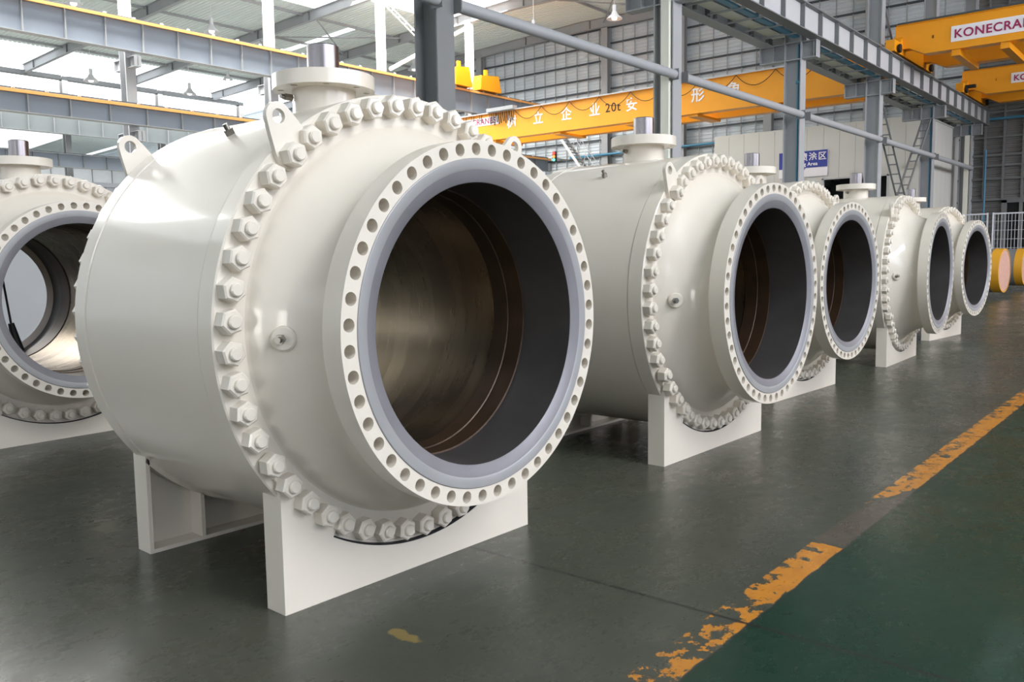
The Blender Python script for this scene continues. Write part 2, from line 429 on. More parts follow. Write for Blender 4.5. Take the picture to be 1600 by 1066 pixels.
for (a, b_, ya, yb), wh in (((-46.5, -53, 36.2, 44), 'first pair, left of the ladder brace'), ((-53, -46.5, 36.2, 44), 'first pair, crossing its neighbour'),
        ((-53, -60, 36.2, 44), 'second pair, nearer the left skylight'), ((-60, -53, 36.2, 44), 'second pair, crossing beside the left skylight'),
        ((-34, -28, 44.2, 51.5), 'last bay, above the corrugated far wall'), ((-28, -34, 44.2, 51.5), 'last bay, crossing above the hanging lamp')):
    rod('roof_brace_rod', (a, ya, zz(a)), (b_, yb, zz(b_)), .05, M['grey'], 'thin grey diagonal rod under the roof, ' + wh, 'brace rod', 'diagonal brace rods under the roof')

# ------------------------------------------------------------------ columns
def column_mesh(hx, hy, h, t=.03):
    # H section, flanges facing +-X, web in the XZ plane
    return MB().box((-hx, -hy, 0), (-hx+t, hy, h)).box((hx-t, -hy, 0), (hx, hy, h)).box((-hx+t, -.012, 0), (hx-t, .012, h))
cc = ['left of the crane girder with a blue conduit', 'with the tall cream downpipe', 'standing before the blue sign', 'left of the crossed lattice braces', 'right of the crossed lattice braces', 'at the end of the row by the far wall']
for i, y in enumerate(COLY):
    o = thing('steel_column', 'dark grey H-section column of the middle row, ' + cc[i], 'column', (-10.6, y, 0), 0, 'middle row of columns')
    column_mesh(.27, .21, 17.3).obj('column_shaft', M['dgrey'] if i < 1 else M['grey'], o)
    MB().box((-.4, -.35, 0), (.4, .35, .03)).obj('base_plate', M['grey'], o)
    # corbels on both sides carrying the runway beams
    for s in (-1, 1):
        c = MB()
        x_a, x_b = s*.27, s*1.1 if s < 0 else s*.72
        c.box((x_a, -.16, 7.62), (x_b, .16, 7.65)).box((x_a, -.16, 8.12), (x_b, .16, 8.15)).box((x_a, -.012, 7.65), (x_b, .012, 8.12))
        c.box((x_b-.02*s, -.16, 7.65), (x_b, .16, 8.12)).box((s*.66, -.16, 7.65), (s*.64, .16, 8.12))
        c.obj('corbel', M['grey'], o)
    MB().box((-.25, -.2, 7.6), (.25, -.0, 7.63)).box((-.25, -.2, 8.13), (.25, 0, 8.16)).obj('stiffener', M['grey'], o)
    if i in (1, 5):
        MB().box((-.02, -.3, 0), (.2, -.06, 16 if i == 1 else 7.6)).obj('downpipe', M['cream'], o)
    if i in (0, 2, 4, 5):
        MB().cyl((.13, -.05, 0), (.13, -.05, 15 if i == 0 else 8.1), .028, 10).obj('conduit', M['pipeblue'], o)
        MB().box((.07, -.09, 6.9), (.19, -.01, 6.98)).obj('conduit_clamp', M['pipeblue'], o)
rc = ['leftmost, between the two crane beams', 'second from left, right of the hanging lamp', 'third from left, at the foot of the ladder brace', 'fourth, beside the yellow crane block']
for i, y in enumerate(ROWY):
    o = thing('steel_column', 'far column, grey below, sunlit white above the crane beam, ' + rc[i], 'column', (-40.0, y, 0), 0, 'far row of columns')
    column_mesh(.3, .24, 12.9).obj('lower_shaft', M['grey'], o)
    MB().box((-.22, -.2, 12.9), (.22, .2, 17.6)).obj('upper_shaft', M['white'], o)  # white carries the daylight from the roof light above in its colour
    for zc_ in (7.6, 11.0):
        for s in (-1, 1):
            MB().box((s*.3, -.16, zc_-.35), (s*1.0, .16, zc_-.32)).box((s*.3, -.16, zc_+.12), (s*1.0, .16, zc_+.15)).box((s*.3, -.012, zc_-.32), (s*1.0, .012, zc_+.12)).box((s*.97, -.16, zc_-.32), (s*1.0, .16, zc_+.12)).obj('corbel', M['grey'], o)
lc = ['left one', 'middle one', 'right one']
for i, y in enumerate((31.0, 39.0, 47.0)):
    o = thing('steel_column', 'slim grey column standing against the bright roof of the left hall, ' + lc[i] + ' of three', 'column', (-72, y, 0), 0, 'outer row of columns')
    column_mesh(.28, .22, 16.5).obj('column_shaft', M['dgrey'], o)
    MB().box((-.26, -7.75, 16.22), (.26, -.24, 16.55)).obj('eaves_beam', M['dgrey'], o)

# ------------------------------------------------------------------ crane runway beams
def runway(label, x, ya, yb, z0, z1, mt, stiff, smat, rail=True, side=1, fl=.22, group='crane runway beams'):
    o = thing('runway_beam', label, 'crane beam', (x, ya, z0), 0, group)
    L_ = yb-ya; h = z1-z0
    MB().box((-.012, 0, .03), (.012, L_, h-.03)).obj('web_plate', mt, o)
    MB().box((-fl, 0, 0), (fl, L_, .03)).obj('bottom_flange', M['grey'] if mt is not M['lpanel'] else M['dgrey'], o)
    MB().box((-fl, 0, h-.03), (fl, L_, h)).obj('top_flange', M['grey'] if mt is not M['lpanel'] else M['dgrey'], o)
    n = int(L_/stiff)
    me = MB().box((-fl*.8, -.02, .03), (fl*.8, .02, h-.03)).mesh('stiffener', smat)
    for k in range(n+1): link('stiffener', me, o, (0, .4+k*stiff, 0))
    MB().box((-.04, 0, h), (.04, L_, h+.09)).obj('crane_rail', M['girt'], o)
    if rail:
        MB().box((side*(fl+.02), 0, h-.16), (side*(fl+.10), L_, h-.03)).obj('conductor_rail', M['orange'], o)
        c = MB()
        for k in range(int(L_/1.35)): c.box((side*(fl-.02), k*1.35, h), (side*(fl+.06), k*1.35+.12, h+.07))
        c = c.obj('rail_clip', M['lpanel'], o); c['kind'] = 'stuff'
    return o
runway('upper blue-grey crane beam of the far column row with orange conductor rail', -39.4, 8, 52, 11.35, 12.8, M['blgrey'], 1.75, M['grey'])
runway('lower blue-grey crane beam with orange rail, under the bright left windows', -39.4, 8, 52, 8.0, 8.95, M['blgrey'], 1.75, M['grey'])
runway('pale grey crane beam of the outer row, half hidden behind the lower orange-railed beam', -71.4, 18, 52, 11.9, 13.8, M['dpanel'], 1.9, M['grey'], rail=False)
runway('bluish crane beam of the outer row, above the leftmost valve', -71.0, 18, 52, 9.25, 10.3, M['blgrey'], 1.9, M['dgrey'], rail=False)
runway('distant dull grey crane beam, lowest of the stacked beams on the left', -102, 30, 52, 10.6, 12.6, M['grey'], 2.3, M['dgrey'], rail=False)
runway('white-panelled crane beam of the middle row carrying the right-hand cranes', -9.9, 12, 51.4, 8.15, 8.95, M['lpanel'], 1.45, M['dgrey'], rail=False, fl=.18)
runway('grey crane beam on the left side of the middle column row, seen from below', -11.5, 12, 51.4, 8.15, 8.75, M['grey'], 1.45, M['dgrey'], rail=False, fl=.2)
for k, y in enumerate(COLY[:-1]):
    wy = ['first bay behind the crane girder', 'bay from the downpipe column to the sign column', 'bay right of the sign column', 'bay above the crossed lattice braces', 'last bay before the far wall'][k]
    o = thing('walkway_tray', 'pale walkway between paired crane beams, ' + wy, 'walkway', (-10.6, y, 8.2), 0, 'walkway trays between crane beams')
    MB().box((-.55, .35, .08), (-.15, 7.6, .11)).obj('tray_sheet', M['cream'], o)
    MB().box((.1, .35, .0), (.3, 7.6, .06)).obj('cable_duct', M['pipeblue'], o)
    tie = MB().box((-.66, -.03, 0), (.55, .03, .05)).mesh('cross_tie', M['grey'])
    for j in range(6): link('cross_tie', tie, o, (0, 1.0+j*1.2, -.02))
    han = MB().box((-.68, -.05, -.03), (-.6, .05, .22)).mesh('hanger', M['dgrey'])
    for j in range(6): link('hanger', han, o, (0, 1.4+j*1.2, 0))

# tubular struts between the middle-row columns
YS = [2.7] + COLY
for k in range(len(YS)-1):
    wy = ['running out of frame over the biggest valve', 'crossing before the gable wall', 'crossing over the yellow girder lettering', 'short run right of the sign column', 'passing behind the crossed lattice braces', 'in front of the booth side wall'][k]
    o = thing('strut_pipe', 'round grey strut tube between middle-row columns, ' + wy, 'strut', (-10.6, YS[k], 5.9), 0, 'strut tubes of the middle row')
    L_ = YS[k+1]-YS[k]-.24
    MB().cyl((0.32, .24, 0), (0.32, L_, 0), .11, 20).obj('tube', M['grey'], o)
    for q in (.22, L_-.01): MB().box((.2, q, -.13), (.44, q+.025, .13)).obj('end_plate', M['dgrey'], o)

# lattice braces
def lattice(label, ya, za, yb, zb, x=-10.6, wdt=.42, n=14, mt=None, r=.05):
    o = thing('lattice_brace', label, 'brace', (x, ya, za), 0, None)
    a = Vector((0, 0, 0)); b_ = Vector((0, yb-ya, zb-za)); d = (b_-a); nrm = Vector((wdt/2, 0, 0))
    mt = mt or M['dgrey']
    for s in (-1, 1): MB().cyl(a+nrm*s, b_+nrm*s, r, 4).obj('rail', mt, o)
    for i in range(n):
        p = a + d*((i+.5)/n); MB().cyl(p-nrm, p+nrm, r*.75, 4).obj('rung', mt, o)
    return o
lattice('grey lattice brace falling away from the left column of the crossed pair', 35.15, 7.55, 42.5, .25, n=20, wdt=.34, r=.045)
lattice('grey lattice brace rising away towards the right column of the crossed pair', 42.5, 7.55, 35.15, .25, n=20, wdt=.34, r=.045)
lattice('grey lattice brace above the crane beam, leaning from the crossed-brace left column', 35.2, 10.9, 37.0, 9.15, n=5)
lattice('ladder-like brace coloured sunlit white between the far column tops', 36.29, 17.28, 43.91, 13.13, x=-40.0, wdt=.34, n=14, mt=M['white'], r=.045)  # white of both braces is sunlight put into the colour
tag(MB().cyl((-39.6, 36.45, 13.15), (-39.6, 43.75, 17.1), .12, 6).obj('brace_tube', M['white']), 'plain diagonal brace coloured sunlit white, rising right between the far column tops', 'brace')

# ------------------------------------------------------------------ overhead cranes
def girder(mb, xa, xb, y, z0, z1, wdt=.5, notch=None, both=False):
    # box girder along X
    if notch:
        e, zn = notch   # raised bottom near xa
        poly = [(xa, zn), (xa+e*.45, zn), (xa+e, z0)] + ([(xb-e, z0), (xb-e*.45, zn), (xb, zn)] if both else [(xb, z0)]) + [(xb, z1), (xa, z1)]
    else: poly = [(xa, z0), (xb, z0), (xb, z1), (xa, z1)]
    n = len(poly)
    vs = [(x, y, z) for x, z in poly] + [(x, y+wdt, z) for x, z in poly]
    mb.add(vs, [tuple(range(n)), tuple(reversed(range(n, 2*n)))] + [(i, (i+1)%n, n+(i+1)%n, n+i) for i in range(n)])
    mb.box((xa, y-.06, z1), (xb, y+wdt+.06, z1+.03))
    return mb
def end_carriage(mb, x, ya, yb, z):
    mb.box((x-.16, ya, z), (x+.16, yb, z+.42))
    mb.add([(x-.16,ya+.7,z+.42),(x+.16,ya+.7,z+.42),(x+.16,yb-.7,z+.42),(x-.16,yb-.7,z+.42),(x-.16,ya+1.1,z+.75),(x+.16,ya+1.1,z+.75),(x+.16,yb-1.1,z+.75),(x-.16,yb-1.1,z+.75)],
        [(0,3,2,1),(4,5,6,7),(0,1,5,4),(1,2,6,5),(2,3,7,6),(3,0,4,7)])
    return mb
RX = (PI/2, 0, 0)
cr = thing('overhead_crane', 'long yellow double-girder crane with white characters spanning the hall', 'crane', (0, 37, 0))
girder(MB(), -39.5, -11.4, 0, 8.2, 9.65, notch=(.9, 9.12), both=True).obj('front_girder', M['yellow'], cr)
girder(MB(), -39.5, -11.4, 2.1, 8.2, 9.65, notch=(.9, 9.12), both=True).obj('rear_girder', M['yellow'], cr)
g = end_carriage(MB(), -39.4, -1.2, 3.7, 9.05).obj('end_carriage', M['yellow'], cr)
g = end_carriage(MB(), -11.5, -1.2, 3.7, 8.85).obj('end_carriage', M['yellow'], cr)
for x in (-35.5, -32, -27.5, -23, -19.5, -15.5): MB().box((x-.25, .1, 8.08), (x+.25, 2.5, 8.2)).obj('cross_bracket', M['yellow'], cr)
for ch, x in zip('树立企业安全形象', (-30.5, -28.65, -26.78, -25.0, -22.8, -21.0, -19.2, -17.4)):
    link('lettering', text_mesh(ch, .70, M['sign'], .006, .010), cr, (x, -.01, 9.0), RX)
link('capacity_lettering', text_mesh('20t', .62, M['black'], .004, 0, 1.15), cr, (-23.9, -.01, 9.02), RX)
sp = MB().box((-35.1, -.02, 9.05), (-31.45, 0, 9.5)).obj('sign_plate', M['sign'], cr)
link('lettering', text_mesh('KONECRANES', .46, M['red'], .003, .006, 1.08), sp, (-33.2, -.03, 9.27), RX)
MB().box((-39.6, -.14, 9.66), (-11.3, -.08, 9.72)).obj('cable_track', M['lpanel'], cr)
def hang(xa, xb, dz, y=-.11, z=9.64, r=.016):
    mb = MB(); pts = [(xa+(xb-xa)*i/12, y, z-dz*(1-(2*i/12-1)**2)) for i in range(13)]
    return mb.tube(pts, r, 6)
for k in range(9): hang(-30.2+k*1.85, -28.35+k*1.85, .55).obj('festoon_cable', M['black'], cr)
for k in range(11): hang(-32.0+k*.16, -31.86+k*.16, .5+.28*random.random(), y=-.11-.02*(k % 3)).obj('festoon_cable', M['black'], cr)
for k in range(4): hang(-34.6+k*.6, -34.4+k*.6, .3+.2*random.random()).obj('festoon_cable', M['black'], cr)
MB().box((-32.1, -.3, 9.7), (-30.2, .1, 9.9)).obj('cable_trolley', M['grey'], cr)
MB().cyl((-36, 1.3, 9.7), (-36, 1.3, 8.0), .03, 8).cyl((-36, 1.3, 8.0), (-36, 1.3, 7.7), .14, 12).obj('hook_block', M['yellow'], cr)

def kone(label, y, lx0, ztext, hh, tsize, girders=(0, 3.0), mark=None, bra=True, motor=True):
    o = thing('overhead_crane', label, 'crane', (0, y, 0), 0, 'right-hand overhead cranes')
    for k, gy in enumerate(girders):
        girder(MB(), -9.95, 19, gy, 9.0, 10.15, notch=(1.0, 9.28)).obj('front_girder' if k == 0 else 'rear_girder', M['yellow'], o)
        MB().box((-10.0, gy-.02, 9.28), (-9.94, gy+.52, 10.15)).obj('end_plate', M['yellow'], o)
    c = end_carriage(MB(), -9.9, -1.0, girders[-1]+1.4, 9.06).obj('end_carriage', M['yellow'], o)
    for yy in (-.6, girders[-1]+1.0):
        MB().cyl((-9.7, yy, 9.2), (-9.62, yy, 9.2), .16, 20).obj('wheel', M['black'], c)
    MB().box((-9.9, -.12, 10.18), (19, -.04, 10.24)).obj('cable_track', M['girt'], o)
    s = MB().box((lx0, -.02, ztext-hh/2), (lx0+3.35, 0, ztext+hh/2)).obj('sign_plate', M['sign'], o)
    link('lettering', text_mesh('KONECRANES', tsize, M['red'], .003, .008, 1.1, 'LEFT'), s, (lx0+.1, -.03, ztext-.02), RX)
    if mark: link('numeral_lettering', text_mesh(mark, .16, M['black'], .002, .004), o, (lx0-.62, -.01, ztext+.02), RX)
    if bra:
        for x in (-7.9, -6.3): MB().box((x-.14, .1, 8.78), (x+.14, girders[-1]+.3, 9.0)).obj('cross_bracket', M['yellow'], o)
    if motor: MB().box((-9.75, -.62, 9.28), (-9.3, -.42, 9.42)).obj('drive_motor', M['black'], o)
    return o
kone('nearer yellow crane at upper right with large white name plate', 35.3, -8.05, 9.54, .56, .43, mark='II', motor=False)
kone('farther yellow crane at right edge, lower in view and cut by the frame', 46.3, -7.93, 9.58, .46, .37, mark='I', bra=False)
# end blocks of a crane on the upper beam of the far row
for (ya, yb, z1, wh) in ((41.5, 43.1, 14.2, 'left block, behind the dark near column'), (43.95, 46.1, 14.0, 'right block, beside the white column')):
    o = thing('crane_end_block', 'small yellow block riding the upper orange-railed beam, ' + wh, 'crane block', (-39.4, ya, 12.9), 0, 'yellow blocks on the upper beam')
    l_ = yb-ya; h = z1-12.9
    MB().add([(-.24,0,0),(.5,0,0),(.5,l_,0),(-.24,l_,0),(-.24,.1,h*.85),(.5,.1,h*.85),(.5,l_-.25,h),(-.24,l_-.25,h)], [(0,3,2,1),(4,5,6,7),(0,1,5,4),(1,2,6,5),(2,3,7,6),(3,0,4,7)]).obj('housing', M['yellow'], o)
    MB().box((-.08, l_*.45, h*.85), (.08, l_*.45+.25, h*.85+.55)).obj('lifting_eye', M['yellow'], o)
    MB().box((-.2, l_, .1), (.2, l_+.35, .4)).obj('buffer', M['yellow'], o)

# ------------------------------------------------------------------ spray booth, sign, stair, signal
bo = thing('spray_booth', 'large pale panelled spray booth room against the far wall', 'booth', (0, 0, 0))
b = MB(); BY = 44.6
def vpanels(mb, x0_, x1_, y, z0_, z1_):
    n = max(1, int(round((x1_-x0_)/.9)))
    for i in range(n):
        a = x0_+(x1_-x0_)*i/n; c = x0_+(x1_-x0_)*(i+1)/n
        mb.box((a+.006, y, z0_), (c-.006, y+.06, z1_))
vpanels(b, -22.1, -16.0, BY, 0, 8.05); vpanels(b, -16.0, -12.8, BY, 5.34, 8.05); vpanels(b, -12.8, -11.25, BY, 0, 8.05)
b.obj('front_panels', M['booth'], bo)
b = MB()
for i in range(8): b.box((-11.31, BY+.05+i*.9+.006, 0), (-11.25, BY+.05+(i+1)*.9-.006, 8.05))
b.obj('side_panels', M['booth'], bo)
MB().box((-22.1, BY, 8.05), (-11.2, 51.7, 8.12)).obj('roof_cap', M['booth'], bo)
MB().box((-22.1, BY+.07, 0), (-22.0, 51.7, 8.05)).obj('end_panel', M['booth'], bo)
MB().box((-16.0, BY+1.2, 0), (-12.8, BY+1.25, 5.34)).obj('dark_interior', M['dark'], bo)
MB().box((-16.05, BY-.03, 0), (-15.95, BY+.1, 5.4)).box((-12.85, BY-.03, 0), (-12.75, BY+.1, 5.4)).box((-16.05, BY-.03, 5.34), (-12.75, BY+.1, 5.42)).obj('door_frame', M['lpanel'], bo)
sg = thing('wall_sign', 'blue sign with white characters on the booth, partly behind a column', 'sign', (0, BY-.06, 0))
MB().box((-18.32, 0, 5.56), (-15.76, .04, 6.88)).obj('backing_board', M['sign'], sg)
MB().box((-18.32, -.015, 6.02), (-15.76, -.001, 6.88)).add([(-17.3,-.012,6.02),(-16.9,-.012,6.02),(-17.0,-.012,5.86),(-17.3,-.002,6.02),(-16.9,-.002,6.02),(-17.0,-.002,5.86)], [(0,1,2),(5,4,3),(0,3,4,1),(1,4,5,2),(2,5,3,0)]).obj('blue_field', M['blue'], sg)
for ch, x in zip('喷涂区', (-16.99, -16.5, -16.01)): link('lettering', text_mesh(ch, .44, M['sign'], .003, .006), sg, (x-.02, -.02, 6.55), RX)
link('lettering', text_mesh('Painting Area', .25, M['sign'], .003, .006, 1.08), sg, (-17.0, -.02, 6.2), RX)
st = thing('steel_stair', 'pale open steel stair with handrail descending by the far wall', 'stair', (0, 0, 0))
for y in (47.0, 47.7):
    MB().add([(-34.8,y,9.7),(-34.55,y,9.7),(-30.9,y,5.0),(-31.15,y,5.0),(-34.8,y+.05,9.7),(-34.55,y+.05,9.7),(-30.9,y+.05,5.0),(-31.15,y+.05,5.0)], [(0,1,2,3),(7,6,5,4),(0,4,5,1),(1,5,6,2),(2,6,7,3),(3,7,4,0)]).obj('stringer', M['lpanel'], st)
    MB().tube([(-34.3, y, 10.6), (-30.6, y, 5.9)], .025).obj('handrail', M['lpanel'], st)
    for k in range(5):
        q = k/4; MB().cyl((-34.5+q*3.5, y, 9.6-q*4.5), (-34.2+q*3.4, y, 10.45-q*4.4), .02, 6).obj('baluster', M['lpanel'], st)
for k in range(22):
    q = k/21; MB().box((-34.75+q*3.6, 47.03, 9.6-q*4.55), (-34.5+q*3.6, 47.7, 9.63-q*4.55)).obj('tread', M['grey'], st)
MB().box((-36.8, 46.9, 9.6), (-34.7, 47.8, 9.7)).obj('landing', M['grey'], st)
MB().box((-31.2, 47.2, 0), (-31.05, 47.5, 5.05)).obj('post', M['grey'], st)
tl = thing('signal_light', 'small red, amber and green signal light on the far wall post', 'signal light', (-37.36, 50, 0))
MB().box((-.14, .05, 8.42), (.14, .2, 9.15)).obj('housing', M['black'], tl)
MB().box((-.04, .2, 8.6), (.04, 2.0, 8.7)).obj('bracket', M['grey'], tl)
for k, mm in enumerate(('sred', 'samb', 'sgrn')): MB().cyl((0, .06, 9.02-k*.23), (0, .0, 9.02-k*.23), .1, 16).obj('lens', M[mm], tl)
def tagpipe(a, b_, r, label, mt='pipeblue'):
    tag(MB().cyl(a, b_, r, 10).obj('air_pipe', M[mt]), label, 'pipe', 'pipes on the far wall')
tagpipe((-36.9, 51.4, 8.75), (-22.3, 51.4, 8.75), .08, 'light blue air pipe running level along the far wall of the left bay')
tagpipe((-9.9, 51.7, 0), (-9.9, 51.7, 6.93), .05, 'blue air pipe standing upright on the dark far wall')
tagpipe((-10.4, 51.65, 8.5), (5, 51.65, 8.5), .07, 'blue air pipe running level high on the dark far wall')

# partition wall behind the leftmost valve
pt = thing('partition', 'plain light grey panel partition seen through the leftmost valve', 'partition', (-16, 0, 0))
for i in range(11): MB().box((0, -1.5+i*1.0+.006, 0), (.06, -1.5+(i+1)*1.0-.006, 3.0)).obj('panel', M['partition'], pt)
MB().box((-.03, -1.5, 3.0), (.09, 9.5, 3.08)).obj('top_rail', M['partition'], pt)

# ------------------------------------------------------------------ hanging lamps
def lamp(x, y, z, label, s=1.0):
    s *= 1.4
    o = thing('pendant_lamp', label, 'lamp', (x, y, z), 0, 'pendant bay lamps')
    MB().cyl((0, 0, .62*s), (0, 0, roof_z(x)-z-.02), .015, 6).obj('cord', M['white'], o)
    MB().cyl((0,0,.34*s), (0,0,.62*s), .09*s, 14).obj('ballast', M['lampm'], o)
    MB().lathe([(.36*s,.05*s),(.33*s,.11*s),(.2*s,.17*s),(.05*s,.34*s),(0,.36*s),(.0,.345*s),(.05*s,.325*s),(.19*s,.155*s)], 28, 'Z').obj('bell_shade', M['lampm'], o)
    MB().lathe([(.14*s,.001),(.12*s,.1*s),(.04*s,.14*s),(-.03*s,.1*s),(-.06*s,.001)], 20, 'Z').obj('bulb', M['bulb'], o)
lamp(-50, 22.36, 16.0, 'white bell lamp hanging at the top left edge, left of the first white column')
lamp(-50, 30.86, 16.1, 'white bell lamp between the first and second white columns')
lamp(-50, 48.56, 16.5, 'white bell lamp hanging just left of the dark near column')
lamp(-26, 40.43, 14.4, 'white bell lamp hanging before the gable rafter, right of centre', .85)
lamp(-30, 38.4, 14.2, 'small white lamp above the long strut tube', .55)
lamp(-62, 28.6, 14.4, 'dark-looking bell lamp before the bright left window, left one')
lamp(-62, 36.1, 14.5, 'dark-looking bell lamp before the bright left window, right one')
lamp(-62, 39.5, 16.1, 'bell lamp by the bright window, just left of the biggest valve stem', .8)

# ------------------------------------------------------------------ the valves
ZC, RC, XC, RF, XF, TF, RB, RR = 1.283, 1.126, .687, .860, 1.199, .120, .668, .778
XS, ST, SW = .713, .142, .85
BR = 1.066; NB = 50
P_ = M['paint']
def arc(r, a0, a1, n): return [(r*math.cos(math.radians(a0+(a1-a0)*i/n)), ZC + r*math.sin(math.radians(a0+(a1-a0)*i/n))) for i in range(n+1)]
def shift(me): return me
valve = thing('ball_valve', 'huge white flanged ball valve nearest the camera, filling the left centre', 'valve', (0,0,0), 0, 'white ball valves in the row')
def at(o, loc): o.location = loc; return o
C0 = (0, 0, ZC)
at(MB().lathe([(-.562,1.112),(-.556,1.120),(.556,1.120),(.562,1.112)], 160).obj('barrel', P_, valve), C0)
dome = [(.562,1.114),(.566,1.124),(.680,RC),(XC,RC-.007),(XC,.975),(.694,.966),(.70,.962),(.725,.945),(.76,.912),(.80,.875),(.85,.838),(.905,.808),(.965,.785),(1.02,.772),(1.06,.775),(1.079,.79)]
for s, nm in ((1, 'front_closure'), (-1, 'rear_closure')):
    cl = at(MB().lathe([(s*x, r) for x, r in dome], 160).obj(nm, P_, valve, angle=24), C0)
fl_front = at(MB().holering(RR, RF, 48, .029, .8185, XF-TF, XF, off=PI/48).obj('pipe_flange', P_, valve), C0)
fl_rear = at(MB().lathe([(-XF+TF,.60),(-XF+TF,RF),(-XF,RF),(-XF,.66)], 96).obj('pipe_flange', P_, valve), C0)
at(MB().lathe([(XF-TF,.76),(XF-TF,RR+.003)], 192).obj('flange_back', P_, fl_front), (0, 0, 0))
at(MB().lathe([(XF-.01,RR),(XF+.004,RR-.001),(XF+.006,RR-.004),(XF+.006,.735),(XF+.002,.726)], 192).obj('raised_face', M['primer'], fl_front), (0, 0, 0))
at(MB().lathe([(XF+.002,.726),(XF-.012,RB+.004),(XF-.016,RB)], 192).obj('weld_bevel', M['primer2'], fl_front), (0, 0, 0))
at(MB().lathe([(XF-.016,RB),(.86,RB)], 128).obj('bore_liner', M['liner'], valve), C0)
at(MB().lathe([(.86,RB),(.857,RB-.008),(.752,RB-.008),(.748,RB-.014),(.645,RB-.014),(.64,RB-.006)], 128).obj('seat_ring', M['seat'], valve), C0)
at(MB().lathe([(.64,RB-.006),(-.64,RB-.006)], 128).obj('ball_bore', M['ballbore'], valve), C0)
at(MB().lathe([(-.64,RB-.006),(-.645,RB-.014),(-.85,RB-.014),(-.86,RB)], 128).obj('seat_ring', M['seat'], valve), C0)
at(MB().lathe([(-.86,RB),(-XF,RB)], 128).obj('bore_liner', M['liner'], valve), C0)
# nuts
hexm = MB()
R_ = .056
hexv = [(R_*math.cos(PI/3*i), R_*math.sin(PI/3*i)) for i in range(6)]
hx = MB(); hx.add([(0,y,z) for y, z in hexv] + [(.058,y,z) for y, z in hexv] + [(.066,y*.86,z*.86) for y, z in hexv],
    [tuple(reversed(range(6))), tuple(range(12,18))] + [(i,(i+1)%6,6+(i+1)%6,6+i) for i in range(6)] + [(6+i,6+(i+1)%6,12+(i+1)%6,12+i) for i in range(6)])
me_nut = hx.mesh('nut', P_, angle=20)
me_stud = MB().lathe([(.06,.029),(.080,.029),(.086,.024),(.086,.0005)], 20).mesh('stud_end', P_)
for k in range(NB):
    a = math.radians(90 + k*360/NB)
    deg = (90 + k*360/NB) % 360
    onp = (212 < deg < 241) or (299 < deg < 328) or (129 < deg < 137) or (43 < deg < 51)
    x = XC + (.026 if onp else 0)
    o = link('nut', me_nut, valve, (x, BR*math.cos(a), ZC+BR*math.sin(a)), (a+random.uniform(-.5,.5), 0, 0))
    link('stud_end', me_stud, o)
    if 100 < deg < 260:
        link('rear_nut', me_nut, valve, (-XC, BR*math.cos(a), ZC+BR*math.sin(a)), (0, 0, PI)).scale = (1, .88, .88)
# lifting lugs
def hull_dist(c, circles, th):
    # support based outline of the convex hull of circles around c
    best = 1e9
    for k in range(180):
        ph = 2*PI*k/180; n = (math.cos(ph), math.sin(ph)); dn = math.cos(th)*n[0] + math.sin(th)*n[1]
        if dn <= 1e-3: continue
        h = max((cx-c[0])*n[0] + (cy-c[1])*n[1] + r for cx, cy, r in circles)
        best = min(best, h/dn)
    return best
def lug_mesh(side):
    def pol(r, d): return (r*math.cos(math.radians(d)), r*math.sin(math.radians(d)))
    e = pol(1.222, 129.6); b6 = pol(BR, 133.2); b5 = pol(BR+.03, 126.8)
    cs = [(e[0], e[1], .062), (b6[0], b6[1], .066), (b5[0], b5[1], .02)]
    n = 48; mb = MB(); out = []; inn = []
    for i in range(n):
        t = 2*PI*i/n; d = hull_dist(e, cs, t)
        out.append((e[0]+d*math.cos(t), e[1]+d*math.sin(t))); inn.append((e[0]+.032*math.cos(t), e[1]+.032*math.sin(t)))
    vs = [(x, side*y, z) for x in (XC, XC+.026) for y, z in out] + [(x, side*y, z) for x in (XC, XC+.026) for y, z in inn]
    fs = []
    for i in range(n):
        j = (i+1) % n
        fs += [(i, j, n+j, n+i), (2*n+i, 3*n+i, 3*n+j, 2*n+j), (i, 2*n+i, 2*n+j, j), (n+i, n+j, 3*n+j, 3*n+i)]
    return mb.add(vs, fs)
for s in (1, -1):
    lm_ = lug_mesh(s).mesh('lifting_lug', P_, angle=30)
    link('lifting_lug', lm_, valve, C0)
    link('lifting_lug', lm_, valve, C0, (0, 0, PI))
# saddles
plate = [(-SW, 0), (SW, 0), (SW, .60)]
rl = arc(1.112, 327, 325, 2)
def lobe(sgn):
    a6 = 219.6; c = (BR*math.cos(math.radians(a6)), ZC+BR*math.sin(math.radians(a6)))
    pts = [(-SW, .575), (-SW+.003, .60)]
    for k in range(7):
        t = math.radians(180-k*20); pts.append((c[0]-.002+.052*math.cos(t)*1.0, c[1]+.03+.062*math.sin(t)))
    pts += [(y, z) for y, z in arc(1.005, 222, 239.5, 8)]
    pts += [(y, z) for y, z in arc(1.142, 240, 270, 14)]
    return pts
lp = lobe(1)
outline = [(-SW, 0)] + lp + [(-y, z) for y, z in reversed(lp[:-1])] + [(SW, 0)]
web = MB().prism(outline, XS-.026, XS)
gap_strip = MB().prism(arc(1.1335, 240.3, 299.7, 40) + arc(1.1415, 299.7, 240.3, 40), XS-.06, XS-.001)  # dark strip painted as the shade under the closure ring
fr = MB()
f0, f1 = XS-ST, XS-.026
fr.box((f0, -SW, 0), (f1, SW, .022)); fr.box((f0, -SW, .022), (f1, -SW+.022, .6)); fr.box((f0, SW-.022, .022), (f1, SW, .6))
top = arc(1.122, 221.5, 318.5, 40); tp2 = arc(1.144, 318, 222, 40)
cps = MB().prism([p for p in top] + [p for p in tp2], f0, f1)
cps.box((f0, -SW, .585), (f1, -SW+.04, .605)); cps.box((f0, SW-.04, .585), (f1, SW, .605))
ribs = MB()
